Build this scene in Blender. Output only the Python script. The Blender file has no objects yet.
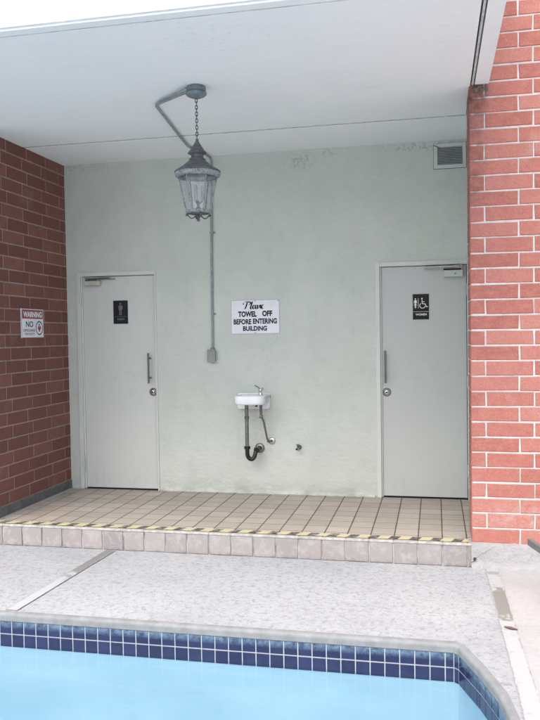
import bpy, math, random
from mathutils import Vector, Matrix, geometry
random.seed(7)
scn = bpy.context.scene
C = scn.collection
PI = math.pi

# ------------------------------------------------------------------ camera
CAM = Vector((3.3879, -6.6211, 1.4212))
YAW, PITCH, ROLL = 0.2140, -0.0326, -0.0153
fwd = Vector((-math.sin(YAW)*math.cos(PITCH), math.cos(YAW)*math.cos(PITCH), math.sin(PITCH)))
rt = Vector((math.cos(YAW), math.sin(YAW), 0)); up = rt.cross(fwd)
r2 = rt*math.cos(ROLL) + up*math.sin(ROLL); u2 = -rt*math.sin(ROLL) + up*math.cos(ROLL)
cd = bpy.data.cameras.new('camera'); cam = bpy.data.objects.new('camera', cd); C.objects.link(cam)
cam.matrix_world = Matrix(((r2.x, u2.x, -fwd.x, CAM.x), (r2.y, u2.y, -fwd.y, CAM.y), (r2.z, u2.z, -fwd.z, CAM.z), (0, 0, 0, 1)))
cd.sensor_fit = 'VERTICAL'; cd.sensor_height = 36; cd.sensor_width = 27; cd.lens = 761.24/720*36
cd.clip_start = 0.05; cd.clip_end = 1000
scn.camera = cam

# ------------------------------------------------------------------ sky, sun, exposure
SUN_EL, SUN_AZ = math.radians(58), math.radians(196)      # azimuth clockwise from +Y (behind the camera, a little left)
w = bpy.data.worlds.new('World'); scn.world = w; w.use_nodes = True
nt = w.node_tree; nt.nodes.clear()
sky = nt.nodes.new('ShaderNodeTexSky'); sky.sky_type = 'NISHITA'; sky.sun_disc = False
sky.sun_elevation = SUN_EL; sky.sun_rotation = SUN_AZ
sky.dust_density = 6.0; sky.air_density = 1.0; sky.ozone_density = 1.0
bg = nt.nodes.new('ShaderNodeBackground'); bg.inputs['Strength'].default_value = 0.15
wo = nt.nodes.new('ShaderNodeOutputWorld')
nt.links.new(sky.outputs[0], bg.inputs[0]); nt.links.new(bg.outputs[0], wo.inputs[0])
sl = bpy.data.lights.new('sun', 'SUN'); sl.energy = 1.0; sl.angle = math.radians(50); sl.color = (1.0, 0.97, 0.93)
so = bpy.data.objects.new('sun', sl); C.objects.link(so)
sd = Vector((math.sin(SUN_AZ)*math.cos(SUN_EL), math.cos(SUN_AZ)*math.cos(SUN_EL), math.sin(SUN_EL)))
so.rotation_euler = sd.to_track_quat('Z', 'Y').to_euler(); so.location = (0, -8, 12)
scn.view_settings.view_transform = 'Standard'; scn.view_settings.look = 'None'
scn.view_settings.gamma = 1; scn.view_settings.use_curve_mapping = False
scn.view_settings.exposure = 1.28

# ------------------------------------------------------------------ node helpers
class NB:
    def __init__(s, name):
        s.m = bpy.data.materials.new(name); s.m.use_nodes = True
        s.t = s.m.node_tree; s.t.nodes.clear()
        s.out = s.n('ShaderNodeOutputMaterial'); s.b = s.n('ShaderNodeBsdfPrincipled')
        s.l(s.b.outputs[0], s.out.inputs[0])
        s.co = s.n('ShaderNodeTexCoord').outputs['Object']
        s.h = None
    def n(s, t, **k):
        x = s.t.nodes.new(t)
        for a, v in k.items(): setattr(x, a, v)
        return x
    def l(s, a, b): s.t.links.new(a, b)
    def put(s, v, sock):
        if hasattr(v, 'is_output') or hasattr(v, 'links'): s.l(v, sock)
        else:
            if isinstance(v, tuple) and len(v) == 3 and sock.type == 'RGBA': v = v+(1,)
            sock.default_value = v
    def noise(s, scale, detail=4, rough=.55, co=None, dist=0):
        x = s.n('ShaderNodeTexNoise'); s.l(co or s.co, x.inputs['Vector'])
        x.inputs['Scale'].default_value = scale; x.inputs['Detail'].default_value = detail
        x.inputs['Roughness'].default_value = rough; x.inputs['Distortion'].default_value = dist
        return x.outputs['Fac']
    def voro(s, scale, co=None, feature='F1'):
        x = s.n('ShaderNodeTexVoronoi', feature=feature); s.l(co or s.co, x.inputs['Vector'])
        x.inputs['Scale'].default_value = scale
        return x.outputs['Distance']
    def stretch(s, v):
        x = s.n('ShaderNodeMapping'); s.l(s.co, x.inputs['Vector']); x.inputs['Scale'].default_value = v
        return x.outputs[0]
    def ramp(s, f, a, b, lo=0., hi=1.):
        x = s.n('ShaderNodeMapRange'); x.clamp = True; s.put(f, x.inputs['Value'])
        x.inputs['From Min'].default_value = a; x.inputs['From Max'].default_value = b
        x.inputs['To Min'].default_value = lo; x.inputs['To Max'].default_value = hi
        return x.outputs['Result']
    def math(s, op, a, b=0.0, c=0.0):
        x = s.n('ShaderNodeMath', operation=op)
        s.put(a, x.inputs[0]); s.put(b, x.inputs[1]); s.put(c, x.inputs[2])
        return x.outputs[0]
    def mix(s, f, a, b, mode='MIX'):
        x = s.n('ShaderNodeMix', data_type='RGBA', blend_type=mode)
        s.put(f, x.inputs['Factor']); s.put(a, x.inputs[6]); s.put(b, x.inputs[7])
        return x.outputs[2]
    def xyz(s):
        x = s.n('ShaderNodeSeparateXYZ'); s.l(s.co, x.inputs[0]); return x.outputs
    def attr(s, name='var'):
        x = s.n('ShaderNodeAttribute', attribute_name=name); return x.outputs['Fac']
    def bump(s, h, strength, dist):
        x = s.n('ShaderNodeBump'); s.put(h, x.inputs['Height'])
        x.inputs['Strength'].default_value = strength; x.inputs['Distance'].default_value = dist
        if s.h: s.l(s.h, x.inputs['Normal'])
        s.h = x.outputs[0]
    def near(s, p, r):          # 1 at p, 0 beyond r (ellipsoid radii r)
        a = s.n('ShaderNodeVectorMath', operation='SUBTRACT'); s.l(s.co, a.inputs[0]); a.inputs[1].default_value = p
        d = s.n('ShaderNodeVectorMath', operation='DIVIDE'); s.l(a.outputs[0], d.inputs[0]); d.inputs[1].default_value = r
        e = s.n('ShaderNodeVectorMath', operation='LENGTH'); s.l(d.outputs[0], e.inputs[0])
        return s.ramp(e.outputs['Value'], 0, 1, 1, 0)
    def done(s, col, rough=.6, metal=0., spec=.5):
        s.put(col, s.b.inputs['Base Color']); s.put(rough, s.b.inputs['Roughness'])
        s.b.inputs['Metallic'].default_value = metal; s.b.inputs['Specular IOR Level'].default_value = spec
        if s.h: s.l(s.h, s.b.inputs['Normal'])
        return s.m

def simple(name, col, rough=.5, metal=0., amt=.12, scale=12, bump=.0, bscale=200, bdist=.001, spec=.5):
    n = NB(name)
    f = n.ramp(n.noise(scale), .3, .7)
    c = n.mix(f, tuple(x*(1-amt) for x in col), tuple(min(1, x*(1+amt)) for x in col))
    if bump: n.bump(n.noise(bscale, 3), bump, bdist)
    rr = n.ramp(n.noise(scale*3), .3, .7, max(0.02, rough-.08), min(1, rough+.08))
    return n.done(c, rr, metal, spec)

# --- brick
def brick_mat(name, ca, cb, cc, speck, stain=None, warm=(.45, .19, .135)):
    n = NB(name)
    v = n.attr()
    c = n.mix(n.ramp(v, 0, .6), ca, cb); c = n.mix(n.ramp(v, .6, 1), c, cc)
    c = n.mix(n.ramp(n.noise(9, 5), .3, .75, 0, .35), c, tuple(x*.72 for x in ca))
    c = n.mix(n.ramp(n.noise(130, 4, .7), .55, .75, 0, speck), c, (.72, .58, .54))
    c = n.mix(n.ramp(n.noise(60, 4, .7), .62, .74, 0, .5), c, tuple(x*.5 for x in ca))
    c = n.mix(n.ramp(n.noise(3.1, 6, .65), .58, .75, 0, speck*.7), c, (.62, .56, .55))
    if stain:
        for p, r, col, k in stain:
            c = n.mix(n.math('MULTIPLY', n.ramp(n.near(p, r), 0, .6), n.ramp(n.noise(22, 5), .38, .6, 0, k)), c, col)
    c = n.mix(n.ramp(n.noise(13, 6, .7, n.stretch((1, 1, 2))), .45, .62, 0, .55), c, warm)
    c = n.mix(n.ramp(n.noise(75, 6, .75), .48, .60, 0, .35), c, tuple(x*.8 for x in cb))
    n.bump(n.noise(45, 5, .7), .7, .006); n.bump(n.noise(200, 4, .7), .8, .003)
    return n.done(c, .85, 0, .3)
STAIN = [((3.62-3.9, 0, 3.12), (.16, .3, .16), (.07, .06, .055), .95), ((3.63-3.9, 0, 2.75), (.13, .3, .50), (.16, .085, .075), .6), ((4.05-3.9, 0, .35), (.5, .3, .12), (.45, .38, .37), .5)]
M = {}
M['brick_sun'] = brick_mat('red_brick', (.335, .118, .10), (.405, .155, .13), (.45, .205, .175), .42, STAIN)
M['brick_shade'] = brick_mat('shaded_brown_brick', (.165, .068, .056), (.205, .086, .070), (.265, .118, .090), .2, None, (.20, .085, .060))  # brown brick toned darker, shade of the left wall put into the colour
def mortar_mat(name, a, b, stain=None):
    n = NB(name)
    c = n.mix(n.ramp(n.noise(25, 5), .3, .7), a, b)
    c = n.mix(n.ramp(n.noise(5, 6, .7), .48, .70, 0, .55), c, tuple(x*.58 for x in a))
    if stain:
        for p, r, col, k in stain:
            c = n.mix(n.math('MULTIPLY', n.ramp(n.near(p, r), 0, .6), n.ramp(n.noise(22, 5), .38, .6, 0, k)), c, col)
    n.bump(n.noise(90, 5, .7), .6, .004)
    return n.done(c, .9, 0, .3)
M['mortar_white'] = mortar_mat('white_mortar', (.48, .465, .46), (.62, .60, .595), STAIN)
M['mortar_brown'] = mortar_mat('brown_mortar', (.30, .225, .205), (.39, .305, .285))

# --- stucco wall
n = NB('wall_stucco')
X, Y, Z = n.xyz()
c = n.mix(n.ramp(n.noise(1.6, 5), .35, .65), (.56, .605, .552), (.615, .655, .60))
c = n.mix(n.ramp(n.noise(7, 6, .65), .5, .8, 0, .35), c, (.43, .465, .43))
dirt = n.math('MULTIPLY', n.ramp(Z, .0, .14, 1, 0), n.ramp(n.noise(5, 6, .7, n.stretch((1, 1, 2.2))), .38, .66, 0, .75))
c = n.mix(dirt, c, (.30, .31, .29))
for p, r, k in [((2.25, 0, 2.935), (.17, .2, .10), .55), ((2.50, 0, 3.0), (.09, .2, .06), .45), ((3.3, 0, 3.0), (.5, .2, .06), .5), ((.1, 0, 3.0), (.5, .2, .06), .35),
                ((1.85, 0, .70), (.12, .1, .3), .25), ((1.95, 0, 1.33), (.12, .1, .5), .12)]:
    c = n.mix(n.math('MULTIPLY', n.ramp(n.near(p, r), 0, .7), n.ramp(n.noise(34, 6, .7), .50, .60, 0, k)), c, (.16, .18, .16))
c = n.mix(n.ramp(n.noise(2.3, 6, .7, n.stretch((6, 1, .35))), .60, .75, 0, .18), c, (.42, .47, .42))
n.bump(n.noise(14, 5, .6, n.stretch((1, 1, 1.8))), .65, .016); n.bump(n.noise(70, 6, .72), .75, .006); n.bump(n.voro(120), .3, .002)
M['stucco'] = n.done(c, .75, 0, .35)

n = NB('ceiling_paint')
c = n.mix(n.ramp(n.noise(.9, 5), .35, .65), (.835, .865, .865), (.875, .895, .89))
c = n.mix(n.math('MULTIPLY', n.ramp(n.near((.5, -1.1, 0), (.5, .4, .3)), 0, .8), n.ramp(n.noise(26, 6, .7), .57, .66, 0, .4)), c, (.4, .42, .44))
c = n.mix(n.ramp(n.noise(5.5, 7, .7), .68, .76, 0, .25), c, (.45, .47, .48))
c = n.mix(n.ramp(n.noise(2.2, 6, .7, n.stretch((.5, 3, 1))), .56, .72, 0, .14), c, (.60, .63, .64))
n.bump(n.noise(5, 4), .35, .010); n.bump(n.noise(9, 5, .6, n.stretch((.4, 3, 1))), .3, .006); n.bump(n.noise(120, 4, .7), .4, .002)
M['ceiling'] = n.done(c, .7, 0, .35)
n = NB('white_stucco')
c = n.mix(n.ramp(n.noise(8, 5), .3, .7), (.76, .77, .78), (.83, .84, .85))
n.bump(n.noise(42, 5, .65), .9, .012)
M['fascia'] = n.done(c, .8)

# --- door paint
def paint(name, a, smudge):
    n = NB(name)
    c = n.mix(n.ramp(n.noise(1.8, 4), .3, .7), tuple(x*.965 for x in a), a)
    c = n.mix(n.ramp(n.noise(4.5, 7, .72), .60, .78, 0, smudge), c, tuple(x*.62 for x in a))
    Zc = n.xyz()[2]
    c = n.mix(n.math('MULTIPLY', n.ramp(Zc, .05, .40, 1, 0), n.ramp(n.noise(9, 7, .75, n.stretch((1.6, 1, .7))), .52, .66, 0, .16)), c, (.24, .25, .25))
    c = n.mix(n.math('MULTIPLY', n.ramp(n.near((0, 0, 1.05), (.42, .3, .42)), .1, .8), n.ramp(n.noise(14, 7, .75), .50, .70, 0, .22)), c, (.27, .28, .26))
    n.bump(n.noise(3, 3), .12, .006); n.bump(n.noise(180, 3), .16, .0008)
    return n.done(c, n.ramp(n.noise(6), .3, .7, .38, .55), 0, .45)
M['door'] = paint('door_paint', (.60, .635, .60), .4)
M['door_right'] = paint('door_paint_shaded', (.51, .54, .525), .3)  # darker copy of the door paint, the pillar's shade put into the colour
M['frame'] = paint('frame_paint', (.62, .655, .62), .5)
M['void'] = simple('black_gap', (.01, .01, .011), .9)

# --- tiles
n = NB('floor_tile')
v = n.attr()
c = n.mix(v, (.345, .305, .262), (.435, .39, .34))
c = n.mix(n.ramp(n.noise(2.2, 6, .65), .4, .7, 0, .45), c, (.31, .285, .26))
c = n.mix(n.ramp(n.noise(70, 5, .7), .56, .72, 0, .45), c, (.27, .23, .20))
c = n.mix(n.math('MULTIPLY', n.ramp(n.near((3.62, -1.2, 0), (.22, .4, .3)), 0, .6), n.ramp(n.noise(20, 5), .4, .6, 0, .7)), c, (.42, .44, .44))
n.bump(n.noise(120, 4, .6), .3, .0015); n.bump(n.noise(12, 3), .2, .003)
M['tile'] = n.done(c, n.ramp(n.noise(8), .3, .7, .38, .62), 0, .5)
M['grout'] = simple('dark_grout', (.10, .08, .068), .9, amt=.3, scale=20, bump=.4)
n = NB('riser_tile')
v = n.attr()
c = n.mix(v, (.235, .222, .225), (.305, .288, .285))
streak = n.noise(4, 6, .7, n.stretch((4, 1, 2)))
c = n.mix(n.ramp(streak, .54, .76, 0, .5), c, (.42, .42, .43))
c = n.mix(n.ramp(n.noise(40, 5, .7), .55, .75, 0, .4), c, (.28, .25, .24))
c = n.mix(n.ramp(n.noise(13, 6, .72), .50, .62, 0, .5), c, (.40, .385, .39))
c = n.mix(n.math('MULTIPLY', n.ramp(n.xyz()[2], -.159, -.125, 1, 0), n.ramp(n.noise(30, 5), .4, .6, 0, .6)), c, (.14, .13, .125))
n.bump(n.noise(60, 5), .4, .003)
M['riser'] = n.done(c, .7)
n = NB('riser_grout')
c = n.mix(n.ramp(n.noise(9, 5), .35, .65), (.17, .155, .15), (.45, .45, .455)); n.bump(n.noise(60, 4), .4, .003)
M['rgrout'] = n.done(c, .85)
M['nosing'] = simple('pale_nosing', (.33, .325, .32), .7, amt=.3, scale=30, bump=.4, bscale=80, bdist=.003)

n = NB('hazard_tape')
X, Y, Z = n.xyz()
ph = n.math('FRACT', n.math('DIVIDE', n.math('SUBTRACT', X, n.math('MULTIPLY', Y, .32)), .1425))
blk = n.math('MULTIPLY', n.ramp(ph, .48, .51), n.ramp(ph, .94, .97, 1, 0))
c = n.mix(blk, (.50, .475, .28), (.05, .048, .048))
c = n.mix(n.ramp(n.noise(28, 6, .7), .48, .66, 0, .75), c, (.50, .47, .38))
M['tape'] = n.done(c, .55)

# --- deck
def deck_mat(name, a, b, pit, rough_bump):
    n = NB(name)
    c = n.mix(n.ramp(n.noise(.8, 6, .6), .35, .65), a, b)
    c = n.mix(n.ramp(n.noise(6, 6, .7), .5, .8, 0, .35), c, tuple(x*.78 for x in a))
    st = n.stretch((1, 1, 1))
    pits = n.noise(30, 9, .82, st, .2)
    c = n.mix(n.ramp(pits, .50, .64, 0, pit), c, tuple(x*.50 for x in a))
    c = n.mix(n.ramp(n.noise(90, 6, .8), .54, .64, 0, pit*.8), c, tuple(x*.45 for x in a))
    c = n.mix(n.ramp(n.noise(1.9, 7, .7, n.stretch((.5, 1.4, 1))), .52, .70, 0, .35), c, tuple(x*.72 for x in a))
    n.bump(pits, rough_bump, .010); n.bump(n.noise(140, 5, .7), .5, .003)
    return n.done(c, .85, 0, .3)
M['deck'] = deck_mat('salt_finish_concrete', (.355, .375, .405), (.43, .45, .475), .75, 1.0)
M['deck_r'] = deck_mat('smooth_concrete', (.345, .35, .362), (.385, .39, .40), .22, .3)
M['coping'] = simple('coping_concrete', (.185, .20, .21), .8, amt=.16, scale=16, bump=.5, bscale=60, bdist=.004)
n = NB('base_concrete')
c = n.mix(n.ramp(n.noise(4, 6, .65), .35, .65), (.34, .34, .35), (.43, .43, .445))
c = n.mix(n.ramp(n.noise(55, 5, .7), .56, .7, 0, .5), c, (.28, .28, .28))
n.bump(n.noise(16, 7, .7), .8, .02); n.bump(n.noise(90, 5, .7), .6, .005)
M['base'] = n.done(c, .9)
n = NB('joint_filler')
X, Y, Z = n.xyz()
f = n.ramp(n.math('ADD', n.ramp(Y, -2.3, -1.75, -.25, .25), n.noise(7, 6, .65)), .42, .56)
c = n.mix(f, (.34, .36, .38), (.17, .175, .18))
n.bump(n.noise(50, 5), .5, .004)
M['joint_grey'] = n.done(c, .75)
n = NB('painted_joint_filler')
X, Y, Z = n.xyz()
m1 = n.ramp(n.math('ADD', n.near((3.75, -2.06, -.155), (.14, .40, .3)), n.ramp(n.noise(16, 5), .2, .8, -.3, .3)), .30, .36)
m2 = n.ramp(n.math('ADD', n.near((3.75, -1.50, -.155), (.08, .05, .3)), n.ramp(n.noise(16, 5), .2, .8, -.3, .3)), .35, .42)
c = n.mix(n.ramp(n.noise(12, 6, .7), .55, .68, 0, .5), (.34, .355, .37), (.20, .205, .21))
c = n.mix(m1, c, (.19, .19, .18)); c = n.mix(m2, c, (.24, .24, .235))
n.bump(n.noise(40, 5), .5, .004)
M['joint_white'] = n.done(c, .7)
M['joint_edge'] = simple('joint_edge', (.30, .31, .32), .9, amt=.35, scale=30)

n = NB('pool_tile')
X, Y, Z = n.xyz(); v = n.attr()
c = n.mix(v, (.008, .010, .045), (.014, .018, .066))
scale_ = n.math('MULTIPLY', n.ramp(Z, -.250, -.222), n.ramp(n.noise(30, 6, .72), .36, .58, .1, .85))
c = n.mix(scale_, c, (.12, .19, .27))
c = n.mix(n.ramp(n.noise(10, 5), .5, .7, 0, .3), c, (.02, .04, .09))
M['ptile'] = n.done(c, .16, 0, .55)
M['pgrout'] = simple('pool_grout', (.36, .40, .46), .8, amt=.12, scale=30)
n = NB('pool_plaster')
c = n.mix(n.ramp(n.noise(2.6, 6, .6, n.stretch((.6, 1.6, 1))), .35, .65), (.305, .43, .525), (.37, .495, .585))
M['plaster'] = n.done(c, .7)
# water: clear tinted surface with a mirror sheen
n = NB('pool_water')
n.bump(n.noise(3.0, 3, .5, n.stretch((.6, 1.6, 1))), .22, .03); n.bump(n.noise(14, 3), .10, .006)
tr = n.n('ShaderNodeBsdfTransparent'); tr.inputs[0].default_value = (.86, .97, 1, 1)
gl = n.n('ShaderNodeBsdfGlossy'); gl.inputs['Roughness'].default_value = .10; gl.inputs[0].default_value = (1, 1, 1, 1)
fr = n.n('ShaderNodeFresnel'); fr.inputs[0].default_value = 1.33
n.l(n.h, gl.inputs['Normal']); n.l(n.h, fr.inputs['Normal'])
mx = n.n('ShaderNodeMixShader'); n.l(fr.outputs[0], mx.inputs[0]); n.l(tr.outputs[0], mx.inputs[1]); n.l(gl.outputs[0], mx.inputs[2])
n.l(mx.outputs[0], n.out.inputs[0]); M['water'] = n.m

# --- metals etc.
M['porcelain'] = simple('white_porcelain', (.82, .84, .86), .16, amt=.04, scale=20)
M['pull'] = simple('dark_satin_steel', (.13, .13, .13), .4, .8)
M['chrome'] = simple('chrome', (.62, .63, .63), .22, 1)
M['steel'] = simple('brushed_steel', (.27, .27, .265), .35, 1)
M['dark_steel'] = simple('dark_steel', (.16, .16, .155), .4, .9)
M['black_pvc'] = simple('black_plastic_pipe', (.012, .012, .013), .35)
M['green_pipe'] = simple('aged_drain_pipe', (.17, .185, .175), .4, .6, amt=.3, scale=40)
M['conduit'] = simple('painted_conduit', (.26, .30, .315), .55, amt=.25, scale=25, bump=.2)
M['lamp'] = simple('weathered_lamp_metal', (.105, .115, .12), .55, .3, amt=.35, scale=30, bump=.4, bscale=120)
M['canopy'] = simple('lamp_canopy_metal', (.17, .21, .23), .45, .3, amt=.3, scale=30)
n = NB('lamp_rim')
c = n.mix(n.ramp(n.noise(60, 5, .7), .45, .6), (.29, .315, .32), (.12, .13, .132)); M['rim'] = n.done(c, .6)
M['black'] = simple('black_enamel', (.008, .008, .009), .45, spec=.25)
M['navy'] = simple('dark_navy_plaque', (.006, .008, .014), .35, amt=.4, spec=.3)
M['white_sign'] = simple('white_sign_panel', (.76, .78, .83), .45, amt=.05)
M['white_text'] = simple('white_lettering', (.80, .80, .80), .5, amt=.02)
M['faded_text'] = simple('faded_lettering', (.13, .14, .17), .5, amt=.3, scale=60)
M['sign_edge'] = simple('dull_sign_edge', (.40, .43, .42), .5)
M['maroon'] = simple('maroon_band', (.27, .035, .055), .45, amt=.2)
M['beige'] = simple('beige_cover', (.50, .49, .43), .45)
M['vent'] = simple('vent_metal', (.50, .53, .53), .5, amt=.15)
M['vent_dark'] = simple('vent_shadow', (.10, .105, .108), .8)
M['lounger'] = simple('grey_powder_coat', (.13, .135, .14), .5, amt=.15)
M['sling'] = simple('grey_sling', (.17, .18, .19), .8, bump=.4, bscale=500)
M['bulb'] = simple('frosted_candle', (.33, .335, .33), .4)
n = NB('lamp_glass')
tr = n.n('ShaderNodeBsdfTransparent'); tr.inputs[0].default_value = (.93, .95, .96, 1)
df = n.n('ShaderNodeBsdfDiffuse'); df.inputs[0].default_value = (.78, .82, .85, 1)
gl = n.n('ShaderNodeBsdfGlossy'); gl.inputs['Roughness'].default_value = .08
fr = n.n('ShaderNodeLayerWeight'); frf = n.ramp(fr.outputs['Facing'], .5, 1, .04, .35)
m1 = n.n('ShaderNodeMixShader'); n.l(n.ramp(n.noise(18, 5),   .3, .7, .03, .18), m1.inputs[0]); n.l(tr.outputs[0], m1.inputs[1]); n.l(df.outputs[0], m1.inputs[2])
m2 = n.n('ShaderNodeMixShader'); n.l(frf, m2.inputs[0]); n.l(m1.outputs[0], m2.inputs[1]); n.l(gl.outputs[0], m2.inputs[2])
n.l(m2.outputs[0], n.out.inputs[0]); M['glass'] = n.m

# ------------------------------------------------------------------ mesh helpers (world coordinates)
class MB:
    def __init__(s): s.v = []; s.f = []; s.a = []; s.sm = []; s.mi = []
    def add(s, vs, fs, var=0., smooth=False, mi=0):
        o = len(s.v); s.v += [tuple(p) for p in vs]
        for f in fs: s.f.append(tuple(o+i for i in f)); s.a.append(var); s.sm.append(smooth); s.mi.append(mi)
    def box(s, x0, x1, y0, y1, z0, z1, var=0., mi=0):
        s.add([(x, y, z) for z in (z0, z1) for y in (y0, y1) for x in (x0, x1)],
              [(0, 2, 3, 1), (4, 5, 7, 6), (0, 1, 5, 4), (2, 6, 7, 3), (0, 4, 6, 2), (1, 3, 7, 5)], var, False, mi)
    def obox(s, o, a, b, c, var=0.):            # box from corner o with edge vectors a, b, c (right-handed)
        o, a, b, c = map(Vector, (o, a, b, c))
        s.add([o+a*i+b*j+c*k for k in (0, 1) for j in (0, 1) for i in (0, 1)],
              [(0, 2, 3, 1), (4, 5, 7, 6), (0, 1, 5, 4), (2, 6, 7, 3), (0, 4, 6, 2), (1, 3, 7, 5)], var)
    def slab(s, o, a, b, nrm, th, ch, var=0., jit=0.):   # chamfered tile: o corner, a,b edges, raised along nrm by th
        o, a, b, nrm = map(Vector, (o, a, b, nrm)); la, lb = a.length, b.length; ua, ub = a/la, b/lb
        def J(): return random.uniform(-jit, jit)
        base = [o, o+a, o+a+b, o+b]
        mid = [p+nrm*(th-ch)+ua*J()+ub*J() for p in base]
        ins = [(1, 1), (-1, 1), (-1, -1), (1, -1)]
        t = random.uniform(-jit, jit)*.5
        top = [mid[i]+nrm*(ch+t)+ua*ins[i][0]*ch+ub*ins[i][1]*ch for i in range(4)]
        fs = [(8, 9, 10, 11)]
        for i in range(4):
            j = (i+1) % 4; fs += [(i, j, j+4, i+4), (i+4, j+4, j+8, i+8)]
        if ua.cross(ub).dot(nrm) < 0: fs = [tuple(reversed(f)) for f in fs]
        s.add(base+mid+top, fs, var)
    def tube(s, pts, r, seg=12, cap=True, rs=None):
        pts = [Vector(p) for p in pts]; N = len(pts); rings = []
        t0 = (pts[1]-pts[0]).normalized(); ref = Vector((0, 0, 1)) if abs(t0.z) < .9 else Vector((1, 0, 0))
        nrm = t0.cross(ref).normalized()
        for i in range(N):
            t = ((pts[min(i+1, N-1)]-pts[max(i-1, 0)])).normalized()
            nrm = (nrm-t*nrm.dot(t)).normalized(); bn = t.cross(nrm)
            rr = rs[i] if rs else r
            rings.append([pts[i]+(nrm*math.cos(2*PI*k/seg)+bn*math.sin(2*PI*k/seg))*rr for k in range(seg)])
        vs = [p for g in rings for p in g]; fs = []
        for i in range(N-1):
            for k in range(seg):
                k2 = (k+1) % seg; fs.append((i*seg+k, i*seg+k2, (i+1)*seg+k2, (i+1)*seg+k))
        s.add(vs, fs, 0, True)
        if cap:
            s.add(rings[0], [tuple(reversed(range(seg)))]); s.add(rings[-1], [tuple(range(seg))])
    def lathe(s, c, prof, seg=32, axis='Z', smooth=True, close=True):
        c = Vector(c)
        ax = {'Z': (Vector((1, 0, 0)), Vector((0, 1, 0)), Vector((0, 0, 1))), 'Y': (Vector((1, 0, 0)), Vector((0, 0, 1)), Vector((0, -1, 0))),
              'X': (Vector((0, 1, 0)), Vector((0, 0, 1)), Vector((1, 0, 0)))}[axis]
        vs = []; fs = []
        for r, h in prof:
            for k in range(seg):
                a = 2*PI*k/seg; vs.append(c+ax[0]*math.cos(a)*r+ax[1]*math.sin(a)*r+ax[2]*h)
        n_ = len(prof)
        for i in range(n_-1):
            for k in range(seg):
                k2 = (k+1) % seg; fs.append((i*seg+k, i*seg+k2, (i+1)*seg+k2, (i+1)*seg+k))
        s.add(vs, fs, 0, smooth)
        if close:
            s.add(vs[:seg], [tuple(reversed(range(seg)))]); s.add(vs[-seg:], [tuple(range(seg))])
    def poly(s, pts, d):                        # flat polygon pts extruded by vector d
        pts = [Vector(p) for p in pts]; d = Vector(d); N = len(pts)
        s.add(pts+[p+d for p in pts], [tuple(reversed(range(N))), tuple(range(N, 2*N))]+[(i, (i+1) % N, (i+1) % N+N, i+N) for i in range(N)])
    def build(s, name, mat, parent=None, loc=None, bevel=0., seg=2):
        me = bpy.data.meshes.new(name)
        off = Vector(parent.location) if parent else Vector(loc or (0, 0, 0))
        if parent and parent.parent: off = off+Vector(parent.parent.location)
        me.from_pydata([tuple(Vector(p)-off) for p in s.v], [], s.f)
        at = me.attributes.new('var', 'FLOAT', 'FACE'); at.data.foreach_set('value', s.a)
        me.polygons.foreach_set('use_smooth', s.sm)
        for mm in (mat if isinstance(mat, (list, tuple)) else [mat]): me.materials.append(mm)
        me.polygons.foreach_set('material_index', s.mi)
        me.update()
        o = bpy.data.objects.new(name, me); C.objects.link(o)
        if parent: o.parent = parent
        elif loc: o.location = loc
        if bevel:
            b = o.modifiers.new('bevel', 'BEVEL'); b.width = bevel; b.segments = seg; b.limit_method = 'ANGLE'; b.angle_limit = math.radians(35)
        return o
# note: parts keep the origin of their thing, so a part's own location is (0,0,0)

def tag(o, label, cat, group=None):
    o['label'] = label; o['category'] = cat
    if group: o['group'] = group
    return o
def thing(name, loc, label, cat, group=None):
    o = bpy.data.objects.new(name, None); o.empty_display_size = .1; C.objects.link(o); o.location = loc
    return tag(o, label, cat, group)
def struct(o): o['kind'] = 'structure'; return o
def fix_coords(mat_obj): pass

def text_mesh(name, txt, fr, box, mat, parent, bold=0., shear=0., depth=.0006):
    """fr = (origin, right, up, normal); box = (u0, u1, v0, v1) in metres on the panel"""
    cu = bpy.data.curves.new('lettering_curve', 'FONT'); cu.body = txt; cu.size = 1; cu.offset = bold; cu.shear = shear
    cu.extrude = 0; cu.resolution_u = 4
    to = bpy.data.objects.new('lettering_tmp', cu); C.objects.link(to)
    dg = bpy.context.evaluated_depsgraph_get(); me = bpy.data.meshes.new_from_object(to.evaluated_get(dg))
    bpy.data.objects.remove(to)
    xs = [v.co.x for v in me.vertices]; ys = [v.co.y for v in me.vertices]
    x0, x1, y0, y1 = min(xs), max(xs), min(ys), max(ys)
    O, Rr, U, N = fr; u0, u1, v0, v1 = box
    mb = MB()
    vs = [O+Rr*(u0+(v.co.x-x0)/(x1-x0)*(u1-u0))+U*(v0+(v.co.y-y0)/(y1-y0)*(v1-v0))+N*depth for v in me.vertices]
    mb.add(vs, [tuple(p.vertices) for p in me.polygons])
    bpy.data.meshes.remove(me)
    return mb.build(name, mat, parent)

def ribbon(mb, fr, pts, wd, h=.0006, nib=None):
    """flat stroke through 2-D pts on a panel; nib = fixed pen vector for calligraphic strokes"""
    O, Rr, U, N = fr
    P = [Vector(p) for p in pts]
    for i in range(len(P)-1):
        a, b = P[i], P[i+1]
        d = (b-a)
        if d.length < 1e-9: continue
        d.normalize(); pn = Vector((-d.y, d.x))*wd/2
        if nib: pn = Vector(nib)+pn*.35
        q = [a-pn, b-pn, b+pn, a+pn]
        if (q[1]-q[0]).cross(q[2]-q[0]) < 0: q.reverse()
        mb.add([O+Rr*p.x+U*p.y+N*(h+1e-5*(i % 7)) for p in q], [(0, 1, 2, 3)])
def disc2(mb, fr, c, r, h=.0006, seg=24, sy=1.):
    O, Rr, U, N = fr
    mb.add([O+Rr*(c[0]+r*math.cos(2*PI*k/seg))+U*(c[1]+r*sy*math.sin(2*PI*k/seg))+N*h for k in range(seg)], [tuple(range(seg))])
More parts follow.
